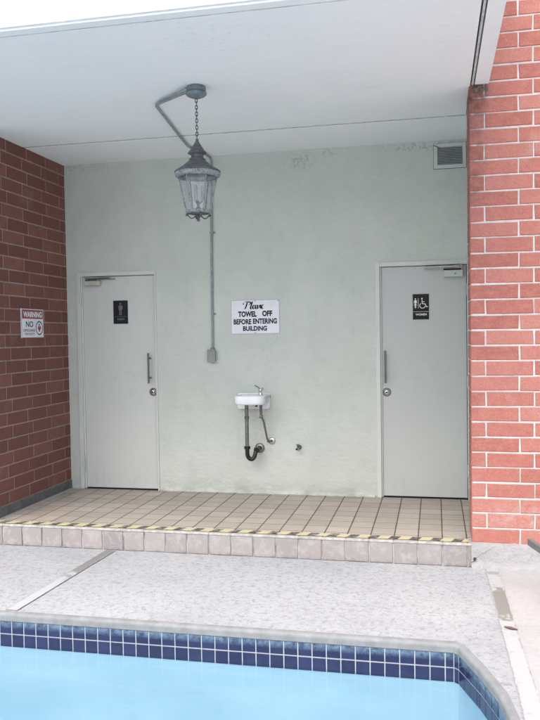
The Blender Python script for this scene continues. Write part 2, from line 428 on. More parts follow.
def arc(c, r, a0, a1, n_=16): return [(c[0]+r*math.cos(math.radians(a0+(a1-a0)*i/n_)), c[1]+r*math.sin(math.radians(a0+(a1-a0)*i/n_))) for i in range(n_+1)]
def poly2(mb, fr, pts, h=.0006):
    O, Rr, U, N = fr; mb.add([O+Rr*x+U*y+N*h for x, y in pts], [tuple(range(len(pts)))])

# ------------------------------------------------------------------ levels
YF = -1.387; DZ = -.159; HC = 3.036; HB = 3.0355; XP = 3.621; WZ = -.343; TS = .1648
POOL_Y = -2.70

# ------------------------------------------------------------------ pool outline (water edge), clockwise seen from above
outline = [(-7.0, POOL_Y), (3.468, POOL_Y), (3.492, -2.725), (3.582, -2.97), (3.650, -3.20), (3.680, -3.42), (3.690, -3.7), (3.690, -5.0),
           (3.60, -5.45), (3.40, -5.75), (3.0, -5.85), (-7.0, -5.85)]
def offset_line(pts, d):        # outward offset (closed)
    n_ = len(pts); out = []
    for i in range(n_):
        a = Vector(pts[i-1]); b = Vector(pts[i]); c_ = Vector(pts[(i+1) % n_])
        e1 = (b-a).normalized(); e2 = (c_-b).normalized()
        n1 = Vector((-e1.y, e1.x)); n2 = Vector((-e2.y, e2.x)); m = (n1+n2).normalized()
        out.append(tuple(b+m*d/max(.3, m.dot(n1))))
    return out
# deck: sheet with the pool cut out
hole = offset_line(outline, .035)
def ring(outer, hole_, z):
    polys = [[Vector((x, y, 0)) for x, y in outer], [Vector((x, y, 0)) for x, y in hole_]]
    tris = geometry.tessellate_polygon(polys); vs = [p for q in polys for p in q]
    fs = []
    for t in tris:
        a, b, c_ = (vs[i] for i in t)
        fs.append(tuple(t) if (b-a).cross(c_-a).z > 0 else tuple(reversed(t)))
    return [(p.x, p.y, z) for p in vs], fs
mb = MB()
XJ = 3.748
vs, fs = ring([(-60, -60), (XJ, -60), (XJ, 30), (-60, 30)], hole, DZ); mb.add(vs, fs)
mb.add([(XJ, -60, DZ), (60, -60, DZ), (60, 30, DZ), (XJ, 30, DZ)], [(0, 1, 2, 3)], mi=1)
struct(mb.build('pool_deck', [M['deck'], M['deck_r']]))
mb = MB(); g = 400
for q in [(-g, -g, g, -60), (-g, 30, g, g), (-g, -60, -60, 30), (60, -60, g, 30)]:
    x0, y0, x1, y1 = q; mb.add([(x0, y0, DZ-.02), (x1, y0, DZ-.02), (x1, y1, DZ-.02), (x0, y1, DZ-.02)], [(0, 1, 2, 3)])
struct(mb.build('ground', simple('ground_soil', (.12, .13, .08), .9, scale=2)))
# coping lip
prof = [(.035, DZ), (.010, DZ-.001), (.002, DZ-.004), (-.003, DZ-.010), (-.005, DZ-.018), (-.005, DZ-.044), (-.003, DZ-.0475), (.003, DZ-.0478)]
mb = MB(); loops = [[(x, y, z) for x, y in offset_line(outline, d)] for d, z in prof]; N = len(outline)
# refine along the outline so the lip can be slightly uneven
for i in range(len(prof)-1):
    for k in range(N):
        k2 = (k+1) % N
        mb.add([loops[i][k], loops[i][k2], loops[i+1][k2], loops[i+1][k]], [(0, 1, 2, 3)], 0, True)
struct(mb.build('pool_coping', M['coping']))
# basin
basin_prof = [(.0006, DZ-.046), (.0006, -.3475), (.0004, -.349), (-.01, -.60), (-.03, -.95), (-.16, -1.15), (-.5, -1.25), (-.9, -1.28)]
mb = MB(); loops = [[(x, y, z) for x, y in offset_line(outline, d)] for d, z in basin_prof]
for i in range(len(basin_prof)-1):
    for k in range(N):
        k2 = (k+1) % N
        mb.add([loops[i][k], loops[i][k2], loops[i+1][k2], loops[i+1][k]], [(0, 1, 2, 3)], 0, i >= 1, mi=1 if i == 0 else 0)
mb.add(loops[-1], [tuple(reversed(range(N)))])
basin = struct(mb.build('pool_basin', [M['plaster'], M['pgrout']]))
# waterline tiles: two rows of three inch tiles
mb = MB(); P3 = .0762; start = .0
def tile_run(a, b, first=0.):
    a = Vector((a[0], a[1], 0)); b = Vector((b[0], b[1], 0)); L = (b-a).length; e = (b-a)/L
    nin = Vector((e.y, -e.x, 0))
    t = first-P3 if first > 0 else 0
    while t < L-.004:
        s0 = max(t, 0)+.0026; s1 = min(t+P3, L)-.0026
        if s1-s0 > .006:
            for r_ in range(2):
                zt = DZ-.0485-r_*P3; zb = zt-P3+.005
                o = a+e*s0+Vector((0, 0, zb))-nin*.006
                mb.slab(o, e*(s1-s0), Vector((0, 0, zt-zb)), nin, .008, .0012, random.random(), .0003)
        t += P3
# phase so that a joint falls where the photograph shows it
JX = 3.42437
first = (JX-outline[0][0]) % P3
for k in range(N):
    tile_run(outline[k], outline[(k+1) % N], first if k == 0 else P3)
tb = mb.build('tile_band', M['ptile'], basin); tb['label'] = 'two rows of dark blue glazed tiles at the waterline'
# water
mb = MB(); w_in = offset_line(outline, .004); mb.add([(x, y, WZ) for x, y in w_in], [tuple(reversed(range(N)))])
struct(mb.build('pool_water', M['water']))

# expansion joints in the deck
def strip(name, pts, mat):
    mb = MB()
    for i in range(len(pts)-1):
        (xa, xb, ya), (xc, xd, yc) = pts[i], pts[i+1]
        mb.add([(xa, ya, DZ+.004), (xc, yc, DZ+.004), (xd, yc, DZ+.004), (xb, ya, DZ+.004)], [(0, 1, 2, 3)])
    o = struct(mb.build(name, mat)); 
    mb = MB()
    for i in range(len(pts)-1):
        (xa, xb, ya), (xc, xd, yc) = pts[i], pts[i+1]
        for p, q in ((xa, xc), (xb, xd)):
            k = 5
            for j in range(k):
                t0, t1 = j/k, (j+1)/k
                w0, w1 = random.uniform(.001, .0035), random.uniform(.001, .0035)
                y0, y1 = ya+(yc-ya)*t0, ya+(yc-ya)*t1; x0, x1 = p+(q-p)*t0, p+(q-p)*t1
                mb.add([(x0-w0, y0, DZ+.006), (x1-w1, y1, DZ+.006), (x1+w1, y1, DZ+.006), (x0+w0, y0, DZ+.006)], [(0, 1, 2, 3)])
    mb.build('joint_edge', M['joint_edge'], o)
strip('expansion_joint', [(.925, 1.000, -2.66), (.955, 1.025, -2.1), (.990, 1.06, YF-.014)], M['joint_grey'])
strip('expansion_joint', [(3.735, 3.815, -60), (3.733, 3.812, -3.3), (3.722, 3.797, -2.6), (3.705, 3.785, YF-.02)], M['joint_white'])
mb = MB(); mb.tube([(3.735, -2.452, DZ+.012), (3.765, -2.468, DZ+.013), (3.80, -2.478, DZ+.010)], .007, 6, True, [.003, .008, .003])
tag(mb.build('dead_leaf', simple('dry_leaf', (.10, .07, .06), .8), loc=(3.765, -2.468, DZ)), 'small dark dry leaf lying on the white joint strip', 'leaf')

# ------------------------------------------------------------------ porch floor
mb = MB()
mb.box(-.3, XP+.1, YF+.012, .4, DZ-.05, -.0012)
porch = struct(mb.build('porch_floor', M['grout']))
mb = MB()
x0g = .2942-2*TS
gx = [x0g+TS*k for k in range(0, 24)]; gy = [YF+TS*k for k in range(0, 9)]+[.0]
for i in range(len(gx)-1):
    for j in range(len(gy)-1):
        a, b = max(gx[i], 0.002)+.0045, min(gx[i+1], XP+.075)-.0045
        c0, c1 = gy[j]+.0058+(.010 if j == 0 else 0), gy[j+1]-.0058
        if b-a < .02 or c1-c0 < .01: continue
        mb.slab((a, c0, -.007), (b-a, 0, 0), (0, c1-c0, 0), (0, 0, 1), .007, .001, random.random(), .0003)
mb.build('floor_tiles', M['tile'], porch)
# nosing: pale rounded edge, and riser tiles under it
mb = MB()
prof = [(YF+.013, -.002), (YF+.013, .0025), (YF+.004, .0022), (YF-.002, -.001), (YF-.005, -.007), (YF-.005, -.013), (YF+.006, -.014)]
xs = [0, ]+[x for x in gx if 0 < x < XP]+[XP]
for i in range(len(xs)-1):
    a, b = xs[i]+.0008, xs[i+1]-.0008; jy, jz = random.uniform(-.001, .001), random.uniform(-.0006, .0006)
    for k in range(len(prof)-1):
        (ya, za), (yb, zb) = prof[k], prof[k+1]
        mb.add([(a, ya+jy, za+jz), (a, yb+jy, zb+jz), (b, yb+jy, zb+jz), (b, ya+jy, za+jz)], [(0, 1, 2, 3)], 0, True)
mb.build('step_nosing', M['nosing'], porch)
mb = MB()
for i in range(len(xs)-1):
    a, b = xs[i]+.005, xs[i+1]-.005
    if b-a < .02: continue
    mb.slab((a, YF+.008, DZ+.004), (b-a, 0, 0), (0, 0, -.015-(DZ+.004)), (0, -1, 0), .011, .003, random.random(), .0012)
mb.build('riser_tiles', M['riser'], porch)
mb = MB(); mb.box(0, XP, YF+.0035, YF+.0115, DZ-.04, -.006)
mb.build('riser_grout', M['rgrout'], porch)
# tape
mb = MB(); nseg = 60
for i in range(nseg):
    a, b = .005+(XP-.03)*i/nseg, .005+(XP-.03)*(i+1)/nseg
    ja = .002*math.sin(i*1.7); jb = .002*math.sin((i+1)*1.7)
    mb.add([(a, YF+.030+ja, .0035), (b, YF+.030+jb, .0035), (b, YF+.108+jb, .0035), (a, YF+.108+ja, .0035)], [(0, 1, 2, 3)])
tag(mb.build('safety_tape', M['tape']), 'worn yellow and black striped tape along the edge of the tiled step', 'tape')

# ------------------------------------------------------------------ back wall with two door openings
DL = (.150, .876); DR = (2.935, 3.652); DH = 1.992     # leaf clear openings
FW = .045
mb = MB()
xs_ = [-.3, DL[0]-.02, DL[1]+.0, DR[0]-.02, DR[1]+.0, 4.3]
YB = .22
mb.box(xs_[0], xs_[1], 0, YB, -.1, 6.0); mb.box(xs_[2], xs_[3], 0, YB, -.1, 6.0); mb.box(xs_[4], xs_[5], 0, YB, -.1, 6.0)
mb.box(xs_[1], xs_[2], 0, YB, DH+.01, 6.0); mb.box(xs_[3], xs_[4], 0, YB, DH+.01, 6.0)
mb.box(xs_[1], xs_[2], .17, YB, -.1, DH+.01); mb.box(xs_[3], xs_[4], .17, YB, -.1, DH+.01)
# hand-trowelled foot of the wall
k = 40
for i in range(k):
    a = DL[1]+.05+(DR[0]-.07-DL[1]-.05)*i/k; b = DL[1]+.05+(DR[0]-.07-DL[1]-.05)*(i+1)/k
    if i == 0: d0 = .012; h0 = .02
    d1 = .012+.007*math.sin(i*2.3)+random.uniform(-.003, .003); h1 = .028+.012*math.sin(i*1.1)
    mb.add([(a, -.001, h0), (b, -.001, h1), (b, -d1, .001), (a, -d0, .001)], [(0, 3, 2, 1)], 0, True); d0, h0 = d1, h1
tag(mb.build('back_wall', M['stucco']), 'pale greenish painted plaster wall holding both doors at the back of the porch', 'wall')
# right return wall behind the pillar
mb = MB(); mb.box(3.70, 4.0, -1.02, 0, -.1, HC+.02)
tag(mb.build('side_wall', M['stucco']), 'narrow plaster side wall hidden behind the bright brick pillar', 'wall')

# ------------------------------------------------------------------ ceiling / balcony slab
t = thing('porch_ceiling', (1.7, -1.5, HC), 'flat pale grey painted ceiling over the porch with thin grooves and white outer face', 'ceiling')
mb = MB()
XR0, XR1 = 3.632, 3.742; YE = -2.955; YG = -2.88
G = .016
mb.box(-.5, XR0-.6+.6-G/2, YG+G/2, -.71-.022, HC, HC+.08)              # main panel
mb.box(-.5, 4.0, -.71+.022, 0, HB, HC+.08)                             # rear panel
mb.box(-3, XR1-.004, YE, YG-G/2, HC, HC+.08)                          # front margin
mb.box(XR0+.022, XR1, YG+G/2, YF-.03, HC, HC+.08)                # right margin
mb.build('panels', M['ceiling'], t, bevel=.002)
mb = MB(); mb.box(XR0+.002, XR0+.014, YG+G, YF-.02, HC+.003, HC+.07)
mb.box(-.5, 3.98, -.71-.0215, -.71+.0215, HC+.003, HC+.07); mb.box(-3, XR0-.02, YG-G*.5+.0005, YG+G*.5-.0005, HC+.004, HC+.07)
mb.box(-3, -.5, YG+G/2, 0, HC, HC+.08)
mb.build('drip_channel', simple('dull_channel', (.52, .54, .53), .7, amt=.3, scale=20), t)
mb = MB(); mb.box(-3, XR1+.002, YE-.012, .0-.0, HC+.081, HC+.18); 
mb.box(-3, XR1+.004, YE-.014, YE+.13, HC+.012, 4.15)
mb.box(XR1-.12, XR1+.004, YE+.13, YF-.01, HC+.082, 4.15)
mb.build('balcony_parapet', M['fascia'], t, bevel=.006)
# dirty mortar clump where the slab meets the pillar corner
mb = MB()
for i in range(16):
    x = 3.628+random.random()*.10; z = HC-.012-random.random()*.03*(1-(x-3.62)*4)
    r_ = random.uniform(.008, .018)
    mb.lathe((x, YF-.012, z-r_*.6), [(r_*.3, 0), (r_, r_*.5), (r_*.9, r_), (r_*.3, r_*1.4)], 7, smooth=False)
mb.build('mortar_clump', simple('dirty_mortar', (.15, .135, .12), .95, amt=.6, scale=60, bump=.6, bscale=80, bdist=.01), t)

# ------------------------------------------------------------------ brick walls
def brick_wall(name, o, e, up_z, nrm, length, cz, rows, phaseA, phaseB, L, bm, mm, th, label, cut=None, joint=.010, proud=.004, jit=.0022, parent=None):
    pass
# pillar (right)
t = thing('brick_pillar', (3.9, YF, DZ), 'bright red brick pillar with white mortar at the right edge of the porch', 'pillar')
cz, L, J = .1016, .307, .0105
XE = 6.4
z0 = .1122
mb = MB()
for j in range(-1, 46):
    zb = z0+cz*j; off = 0 if j % 2 else .3074*(.303)
    x = XP; first_len = L if j % 2 else .093
    segs = []; xx = XP; ln = first_len
    while xx < XE-.05:
        segs.append((xx, min(xx+ln, XE))); xx += ln; ln = L
    for k, (a, b) in enumerate(segs):
        aa = a+(J/2 if k else -.001); bb = b-J/2
        mb.slab((aa, YF+.01, zb+J/2+random.uniform(-.001, .001)), (bb-aa, 0, 0), (0, 0, cz-J), (0, -1, 0), .013, .0035, random.random(), .0026)
    # returns on the porch side
    seg = (.31, .08) if not j % 2 else (.093, .297)
    yy = YF
    for k, ln in enumerate(seg):
        a, b = yy+(J/2 if k else -.001), min(yy+ln, YF+.38)-J/2
        yy += ln
        if b-a > .02: mb.slab((XP+.01, a, zb+J/2), (0, b-a, 0), (0, 0, cz-J), (-1, 0, 0), .013, .0035, random.random(), .0014)
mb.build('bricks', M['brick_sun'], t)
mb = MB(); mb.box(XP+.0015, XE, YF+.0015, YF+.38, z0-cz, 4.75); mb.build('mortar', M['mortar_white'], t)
mb = MB()
# rough cast concrete foot: gridded front face with slight relief
nx, nz = 90, 8
def cf(x, z):
    d = .006*math.sin(x*9)+.004*math.sin(x*31+z*20)+random.uniform(-.0022, .0022)
    return (x, YF-.012-d*.6-(.008 if z < DZ+.02 else 0), z+(.004*math.sin(x*23)+.003*math.sin(x*57) if z > -.01 else 0))
grid = [[cf(XP-.008+(XE-XP)*i/nx, DZ-.01+(.0105-DZ+.01)*j/nz) for i in range(nx+1)] for j in range(nz+1)]
vs = [p for r_ in grid for p in r_]
mb.add(vs, [(j*(nx+1)+i, j*(nx+1)+i+1, (j+1)*(nx+1)+i+1, (j+1)*(nx+1)+i) for j in range(nz) for i in range(nx)], 0, True)
topf = grid[-1]; mb.add(topf+[(p[0], YF+.02, p[2]) for p in topf], [(i, i+1, nx+1+i+1, nx+1+i) for i in range(nx)], 0, True)
mb.box(XP-.004, XP+.3, YF-.006, YF+.37, DZ-.01, .0095)
mb.build('concrete_foot', M['base'], t)
mb = MB()
crk = [(3.628, -.088), (3.655, -.080), (3.672, -.062), (3.70, -.050), (3.722, -.028), (3.745, -.018), (3.772, .002)]
fr = (Vector((0, YF-.026, 0)), Vector((1, 0, 0)), Vector((0, 0, 1)), Vector((0, -1, 0)))
ribbon(mb, fr, crk, .0014)
ribbon(mb, fr, [(3.611, -.118), (3.625, -.11), (3.64, -.1), (3.645, -.085)], .004)
disc2(mb, fr, (3.634, -.094), .010, sy=1.3, seg=9)
mb.build('crack', simple('crack_dirt', (.05, .048, .045), .95, amt=.4, scale=60), t)

# left wall (in shade)
t = thing('brick_wall', (-.1, -.7, DZ), 'dark red brown brick side wall at the left end of the porch', 'wall')
mb = MB(); cl, LL, J = .1058, .3215, .011
zl = -.1286
for j in range(1, 44):
    zb = zl+cl*j
    ph = -.110 if (j % 2 == 0) else -.350+.3215
    # rows at z 1.37 (j=14) use joints -.11-.3215k ; rows at 1.27 (j=13) use -.035, -.350 ...
    if j % 2: ph = -.030
    ys_ = [0.0]; y = ph
    while y > YF+.01: ys_.append(y); y -= LL
    ys_.append(YF)
    for k in range(len(ys_)-1):
        b, a = ys_[k]-J/2*(k > 0), ys_[k+1]+J/2
        if b-a < .015: continue
        zz = max(zb+J/2, .086 if j == 1 else -9)
        if j == 1: continue
        mb.slab((-.01, a, zz), (0, b-a, 0), (0, 0, cl-J), (1, 0, 0), .0125, .0025, random.random(), .0014)
    for k in range(8):     # outer end face
        a = -.0-.318*k; b = a-.318
        xa, xb = b+J/2-(.1 if j % 2 else 0), a-J/2-(.1 if j % 2 else 0)
        if k == 0: xb = 0.0
        mb.slab((xa, YF+.01, zb+J/2), (xb-xa, 0, 0), (0, 0, cl-J), (0, -1, 0), .013, .0025, random.random(), .0014)
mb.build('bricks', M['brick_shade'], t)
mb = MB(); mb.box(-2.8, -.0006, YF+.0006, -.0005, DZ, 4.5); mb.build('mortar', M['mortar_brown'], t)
mb = MB(); y = 0.
for k in range(9):
    a, b = max(-.165*(k+1), YF+.012), -.165*k
    mb.slab((-.002, a+.002, .002), (0, b-a-.004, 0), (0, 0, .078), (1, 0, 0), .013, .003, random.random(), .0006)
mb.build('base_tiles', simple('grey_base_tile', (.115, .115, .12), .55, amt=.35, scale=9, bump=.3), t)
mb = MB(); mb.box(.0, .0245, YF+.02, -.004, -.0005, .0045); mb.build('base_grout', simple('pale_grout', (.40, .39, .37), .9, amt=.25, scale=30), t)

# ------------------------------------------------------------------ doors
def door(name, xr, hinge_left, label, mleaf):
    x0, x1 = xr
    t = thing(name, ((x0+x1)/2, .0, 0), label, 'door', 'restroom doors')
    mb = MB()
    a, b = (x0-.048, x1+(.014 if hinge_left else .022))
    YO = -.012
    # face of the steel frame, butted
    mb.box(a, x0-.010, YO, .165, 0, DH+.040); mb.box(x1, b, YO, .165, 0, DH+.040); mb.box(x0-.010, x1, YO, .165, DH+.002, DH+.040)
    # stop
    mb.box(x0-.010, x0+.004, .012, .165, 0, DH+.002)
    fr_ = mb.build('door_frame', M['frame'], t, bevel=.003)
    mb = MB(); mb.box(x0+.0055, x1-.0035, .018, .060, .011, DH-.002)
    leaf = mb.build('door_leaf', mleaf, t, bevel=.0025)
    mb = MB(); mb.box(x0+.004, x1-.001, .02, .16, -.004, .004); mb.build('gap_shade_strip', M['void'], t)  # near-black strip painting the shade in the gap under the leaf
    # pull handle + lock
    if hinge_left: px, lx, bx, sgn = x1-.062, x1-.040, x0+.035, 1
    else: px, lx, bx, sgn = x0+.034, x0+.040, x1-.045, -1
    mb = MB(); mb.box(px-.0095, px+.0095, -.040, -.032, .995, 1.275)
    h = mb.build('pull_handle', M['pull'], t, bevel=.002)
    for z in (1.045, 1.225):
        mb = MB(); mb.tube([(px, .018, z), (px, -.034, z)], .008, 10); mb.build('standoff', M['dark_steel'], t)
    mb = MB(); mb.lathe((lx, .018, .913), [(.030, 0), (.030, .004), (.026, .008), (.018, .009), (.0175, .016), (.015, .018), (.004, .0185)], 28, 'Y')
    lk = mb.build('lock_cylinder', M['chrome'], t)
    mb = MB(); mb.lathe((lx, -.0005, .913), [(.0085, 0), (.0085, .0012)], 16, 'Y'); mb.build('key_slot', M['black'], t)
    mb = MB(); mb.lathe((lx, .0179, .913), [(.038, 0), (.038, .0012), (.036, .0016)], 28, 'Y'); mb.build('lock_rose', M['dark_steel'], t)
    # closer
    mb = MB()
    if hinge_left:
        mb.box(bx, bx+.165, -.034, .018, 1.905, 1.955)
        cl_ = mb.build('door_closer', M['beige'], t, bevel=.016, seg=4)
        mb = MB(); mb.obox((bx+.03, -.030, 1.962), (.27, .030, 0), (-.002, .022, 0), (0, 0, .006)); mb.box(bx+.02, bx+.05, -.028, 0, 1.955, 1.975)
        mb.obox((bx+.10, -.012, 1.970), (.16, -.030, 0), (.004, .022, 0), (0, 0, .006))
        mb.build('closer_arm', M['dark_steel'], t)
        mb = MB(); mb.box(bx+.02, bx+.11, -.005, .0175, 1.956, 1.975); mb.build('arm_bracket', M['black'], t)
    else:
        mb.box(bx-.145, bx+.012, -.045, .018, 1.888, 1.944)
        cl_ = mb.build('door_closer', M['door_right'], t, bevel=.004)
        mb = MB(); mb.lathe((bx-.05, -.045, 1.914), [(.007, 0), (.006, .002)], 12, 'Y'); mb.build('valve_screw', M['dark_steel'], t)
        mb = MB(); mb.box(bx-.147, bx+.0, -.047, .010, 1.946, 1.957); mb.build('closer_shadow', M['black'], t)  # black strip painting the shadow line on top of the closer body
        mb = MB(); mb.obox((bx-.03, -.042, 1.970), (-.27, .030, .0), (-.003, -.022, 0), (0, 0, .008)); mb.box(bx-.04, bx-.015, -.052, -.02, 1.9575, 1.986)
        mb.obox((bx-.31, -.016, 1.962), (.13, -.010, 0), (.003, .02, 0), (0, 0, .007))
        mb.box(bx-.01, bx+.006, -.040, .010, 1.94, 1.99)
        mb.build('closer_arm', M['steel'], t)
    # hinges
    hx = x0-.006 if hinge_left else x1+.002
    for z in (.25, 1.0, 1.78):
        mb = MB(); mb.tube([(hx, -.016, z-.05), (hx, -.016, z+.05)], .006, 10); mb.build('hinge', M['frame'], t)
    return t
door('restroom_door', DL, True, 'left pale painted door with rounded beige closer, beside the dark brick wall', M['door'])
door('restroom_door', DR, False, 'right painted door toned darker for its shade, with boxy closer, beside the bright brick pillar', M['door_right'])

# ------------------------------------------------------------------ signs
def panel(name, fr, w_, h_, mat, parent, th=.003, edge=None, gap=.0):
    O, Rr, U, N = fr; mb = MB(); mb.obox(O-N*th, Rr*w_, U*h_, N*th) if (Rr.cross(U)).dot(N) > 0 else None
    return mb.build(name, mat, parent)
# TOWEL OFF
t = thing('towel_sign', (1.82, -.004, 1.435), 'white rectangular sign with black lettering reading Please towel off before entering building', 'sign')
fr = (Vector((1.599, -.006, 1.435)), Vector((1, 0, 0)), Vector((0, 0, 1)), Vector((0, -1, 0)))
W_, H_ = .444, .303
panel('panel', fr, W_, H_, M['white_sign'], t, .005)
mb = MB(); e = .004
ribbon(mb, fr, [(e/2, e/2), (W_-e/2, e/2), (W_-e/2, H_-e/2), (e/2, H_-e/2), (e/2, e/2)], e, .0004); mb.build('border', M['sign_edge'], t)
def bx_(x0, x1, y0, y1): return ((x0-97)/291*W_, (x1-97)/291*W_, (268-y1)/206*H_, (268-y0)/206*H_)
text_mesh('lettering', 'TOWEL', fr, bx_(140, 252, 130, 165), M['black'], t, .05)
text_mesh('lettering', 'OFF', fr, bx_(285, 345, 128, 163), M['black'], t, .05)
text_mesh('lettering', 'BEFORE', fr, bx_(112, 219, 177, 210), M['black'], t, .042)
text_mesh('lettering', 'ENTERING', fr, bx_(229, 372, 175, 208), M['black'], t, .042)
text_mesh('lettering', 'BUILDING', fr, bx_(168, 312, 220, 250), M['black'], t, .042)
# "Please" in brush script: calligraphic strokes
mb = MB(); s_ = (120-75)/206*H_; ox, oy = (172-97)/291*W_, (268-118)/206*H_; wx = (298-172)/291*W_
def S(pts): return [(ox+x*wx, oy+y*s_) for x, y in pts]
def curve(p, n_=8):     # Catmull-Rom through p
    out = []
    for i in range(len(p)-1):
        a, b, c_, d = p[max(i-1, 0)], p[i], p[i+1], p[min(i+2, len(p)-1)]
        for k in range(n_):
            u = k/n_
            out.append(tuple(.5*((2*b[q])+(-a[q]+c_[q])*u+(2*a[q]-5*b[q]+4*c_[q]-d[q])*u*u+(-a[q]+3*b[q]-3*c_[q]+d[q])*u**3) for q in (0, 1)))
    out.append(p[-1]); return out
letters = [
    [(.02, .62), (.00, .80), (.06, .95), (.18, 1.0), (.32, .95), (.35, .78), (.28, .60), (.17, .52)],
    [(.20, .92), (.16, .60), (.11, .20), (.07, .02)],
    [(.44, 1.02), (.40, .70), (.355, .30), (.35, .08), (.40, .03), (.44, .14)],
    [(.44, .30), (.52, .42), (.545, .52), (.51, .57), (.465, .45), (.45, .20), (.49, .04), (.555, .12)],
    [(.68, .50), (.63, .56), (.58, .42), (.57, .15), (.61, .04), (.66, .22), (.69, .52), (.665, .15), (.69, .04), (.73, .14)],
    [(.73, .14), (.79, .56), (.82, .32), (.81, .08), (.76, .05)],
    [(.82, .20), (.90, .38), (.955, .50), (.93, .58), (.885, .46), (.87, .20), (.91, .04), (1.0, .14)]]
for q in letters: ribbon(mb, fr, S(curve(q)), .008, nib=(.0058, .0020))
mb.build('lettering', M['black'], t)
for x, y in ((.5*W_, H_-.010), (.5*W_, .010), (W_-.012, H_-.012)):
    mb = MB(); mb.lathe(fr[0]+Vector((x, -.0002, y)), [(.0045, 0), (.004, .002), (.001, .003)], 10, 'Y'); mb.build('screw', M['dark_steel'], t)

# WARNING sign on left wall
t = thing('warning_sign', (.008, -.66, 1.427), 'small white and maroon warning sign on the dark brick wall', 'sign')
fr = (Vector((.0125, -.841, 1.429)), Vector((0, 1, 0)), Vector((0, 0, 1)), Vector((1, 0, 0)))
W_, H_ = .367, .250
panel('panel', fr, W_, H_, M['white_sign'], t, .007)
mb = MB(); poly2(mb, fr, [(.012, H_*.655), (W_-.012, H_*.655), (W_-.012, H_-.010), (.012, H_-.010)], .0008); mb.build('header_band', M['maroon'], t)
mb = MB(); e = .004; ribbon(mb, fr, [(e/2, e/2), (W_-e/2, e/2), (W_-e/2, H_-e/2), (e/2, H_-e/2), (e/2, e/2)], e, .0004); mb.build('border', M['maroon'], t)
text_mesh('lettering', 'WARNING', fr, (.030, W_-.030, H_*.70, H_*.90), M['white_text'], t, .04, depth=.0016)
text_mesh('lettering', 'NO', fr, (.070, .190, H_*.37, H_*.57), M['black'], t, .02)
text_mesh('lettering', 'LIFEGUARD', fr, (.030, .225, H_*.215, H_*.30), M['black'], t, .022)
text_mesh('lettering', 'ON DUTY', fr, (.050, .215, H_*.095, H_*.175), M['black'], t, .022)
mb = MB(); cc = (.292, .085)
ribbon(mb, fr, arc(cc, .056, 0, 360, 36), .010); mb.build('ring', M['black'], t)
mb = MB()
disc2(mb, fr, (cc[0], cc[1]+.028), .011); disc2(mb, fr, (cc[0]-.010, cc[1]), .016, .0007); disc2(mb, fr, (cc[0]+.012, cc[1]+.002), .016, .0008); disc2(mb, fr, (cc[0], cc[1]-.020), .013, .0009)
mb.build('emblem', M['maroon'], t)

# restroom plaques
def plaque(name, x0, x1, z0_, z1_, y, mat, tm, word, label, who):
    t = thing(name, ((x0+x1)/2, y, z0_), label, 'sign', 'restroom door plaques')
    fr = (Vector((x0, y, z0_)), Vector((1, 0, 0)), Vector((0, 0, 1)), Vector((0, -1, 0))); W_, H_ = x1-x0, z1_-z0_
    panel('panel', fr, W_, H_, mat, t, .004)
    mb = MB(); e = .0022
    ribbon(mb, fr, [(0.001, H_*.305), (W_-.001, H_*.305)], e); mb.build('divider_line', tm, t)
    text_mesh('lettering', word, fr, (W_*(.17 if who else .28), W_*(.86 if who else .74), H_*.155, H_*.235), tm, t, .03)
    mb = MB()
    if who:     # woman, bar, wheelchair user
        cx = W_*.165
        disc2(mb, fr, (cx, H_*.81), W_*.042)
        poly2(mb, fr, [(cx-.010, H_*.76), (cx-.016, H_*.62), (cx-.011, H_*.62), (cx-.007, H_*.70), (cx-.014, H_*.56), (cx-.006, H_*.56), (cx-.006, H_*.45), (cx-.001, H_*.45),
                       (cx-.001, H_*.56), (cx+.001, H_*.56), (cx+.001, H_*.45), (cx+.006, H_*.45), (cx+.006, H_*.56), (cx+.014, H_*.56), (cx+.007, H_*.70), (cx+.011, H_*.62), (cx+.016, H_*.62), (cx+.010, H_*.76)][::-1])
        ribbon(mb, fr, [(W_*.345, H_*.44), (W_*.345, H_*.83)], .003)
        q = (W_*.60, H_*.545)
        disc2(mb, fr, (W_*.57, H_*.82), W_*.048)
        ribbon(mb, fr, [(W_*.575, H_*.77), (W_*.585, H_*.62), (W_*.77, H_*.61), (W_*.84, H_*.49), (W_*.93, H_*.51)], .0065)
        ribbon(mb, fr, [(W_*.58, H_*.70), (W_*.74, H_*.69)], .005)
        ribbon(mb, fr, arc(q, W_*.165, 125, 345, 18), .0058)
    else:
        cx = W_*.5
        disc2(mb, fr, (cx, H_*.86), W_*.06)
        poly2(mb, fr, [(cx-.018, H_*.79), (cx-.021, H_*.60), (cx-.014, H_*.60), (cx-.011, H_*.72), (cx-.011, H_*.37), (cx-.002, H_*.37), (cx-.002, H_*.56),
                       (cx+.002, H_*.56), (cx+.002, H_*.37), (cx+.011, H_*.37), (cx+.011, H_*.72), (cx+.014, H_*.60), (cx+.021, H_*.60), (cx+.018, H_*.79)][::-1])
    mb.build('pictogram', tm, t)
plaque('restroom_sign', 3.203, 3.338, 1.536, 1.752, .013, M['black'], M['white_text'], 'WOMEN', 'black plaque with white woman and wheelchair symbols on the right door', True)
plaque('restroom_sign', .460, .603, 1.548, 1.764, .013, M['navy'], M['faded_text'], 'MEN', 'dark plaque with a faded figure on the left door', False)

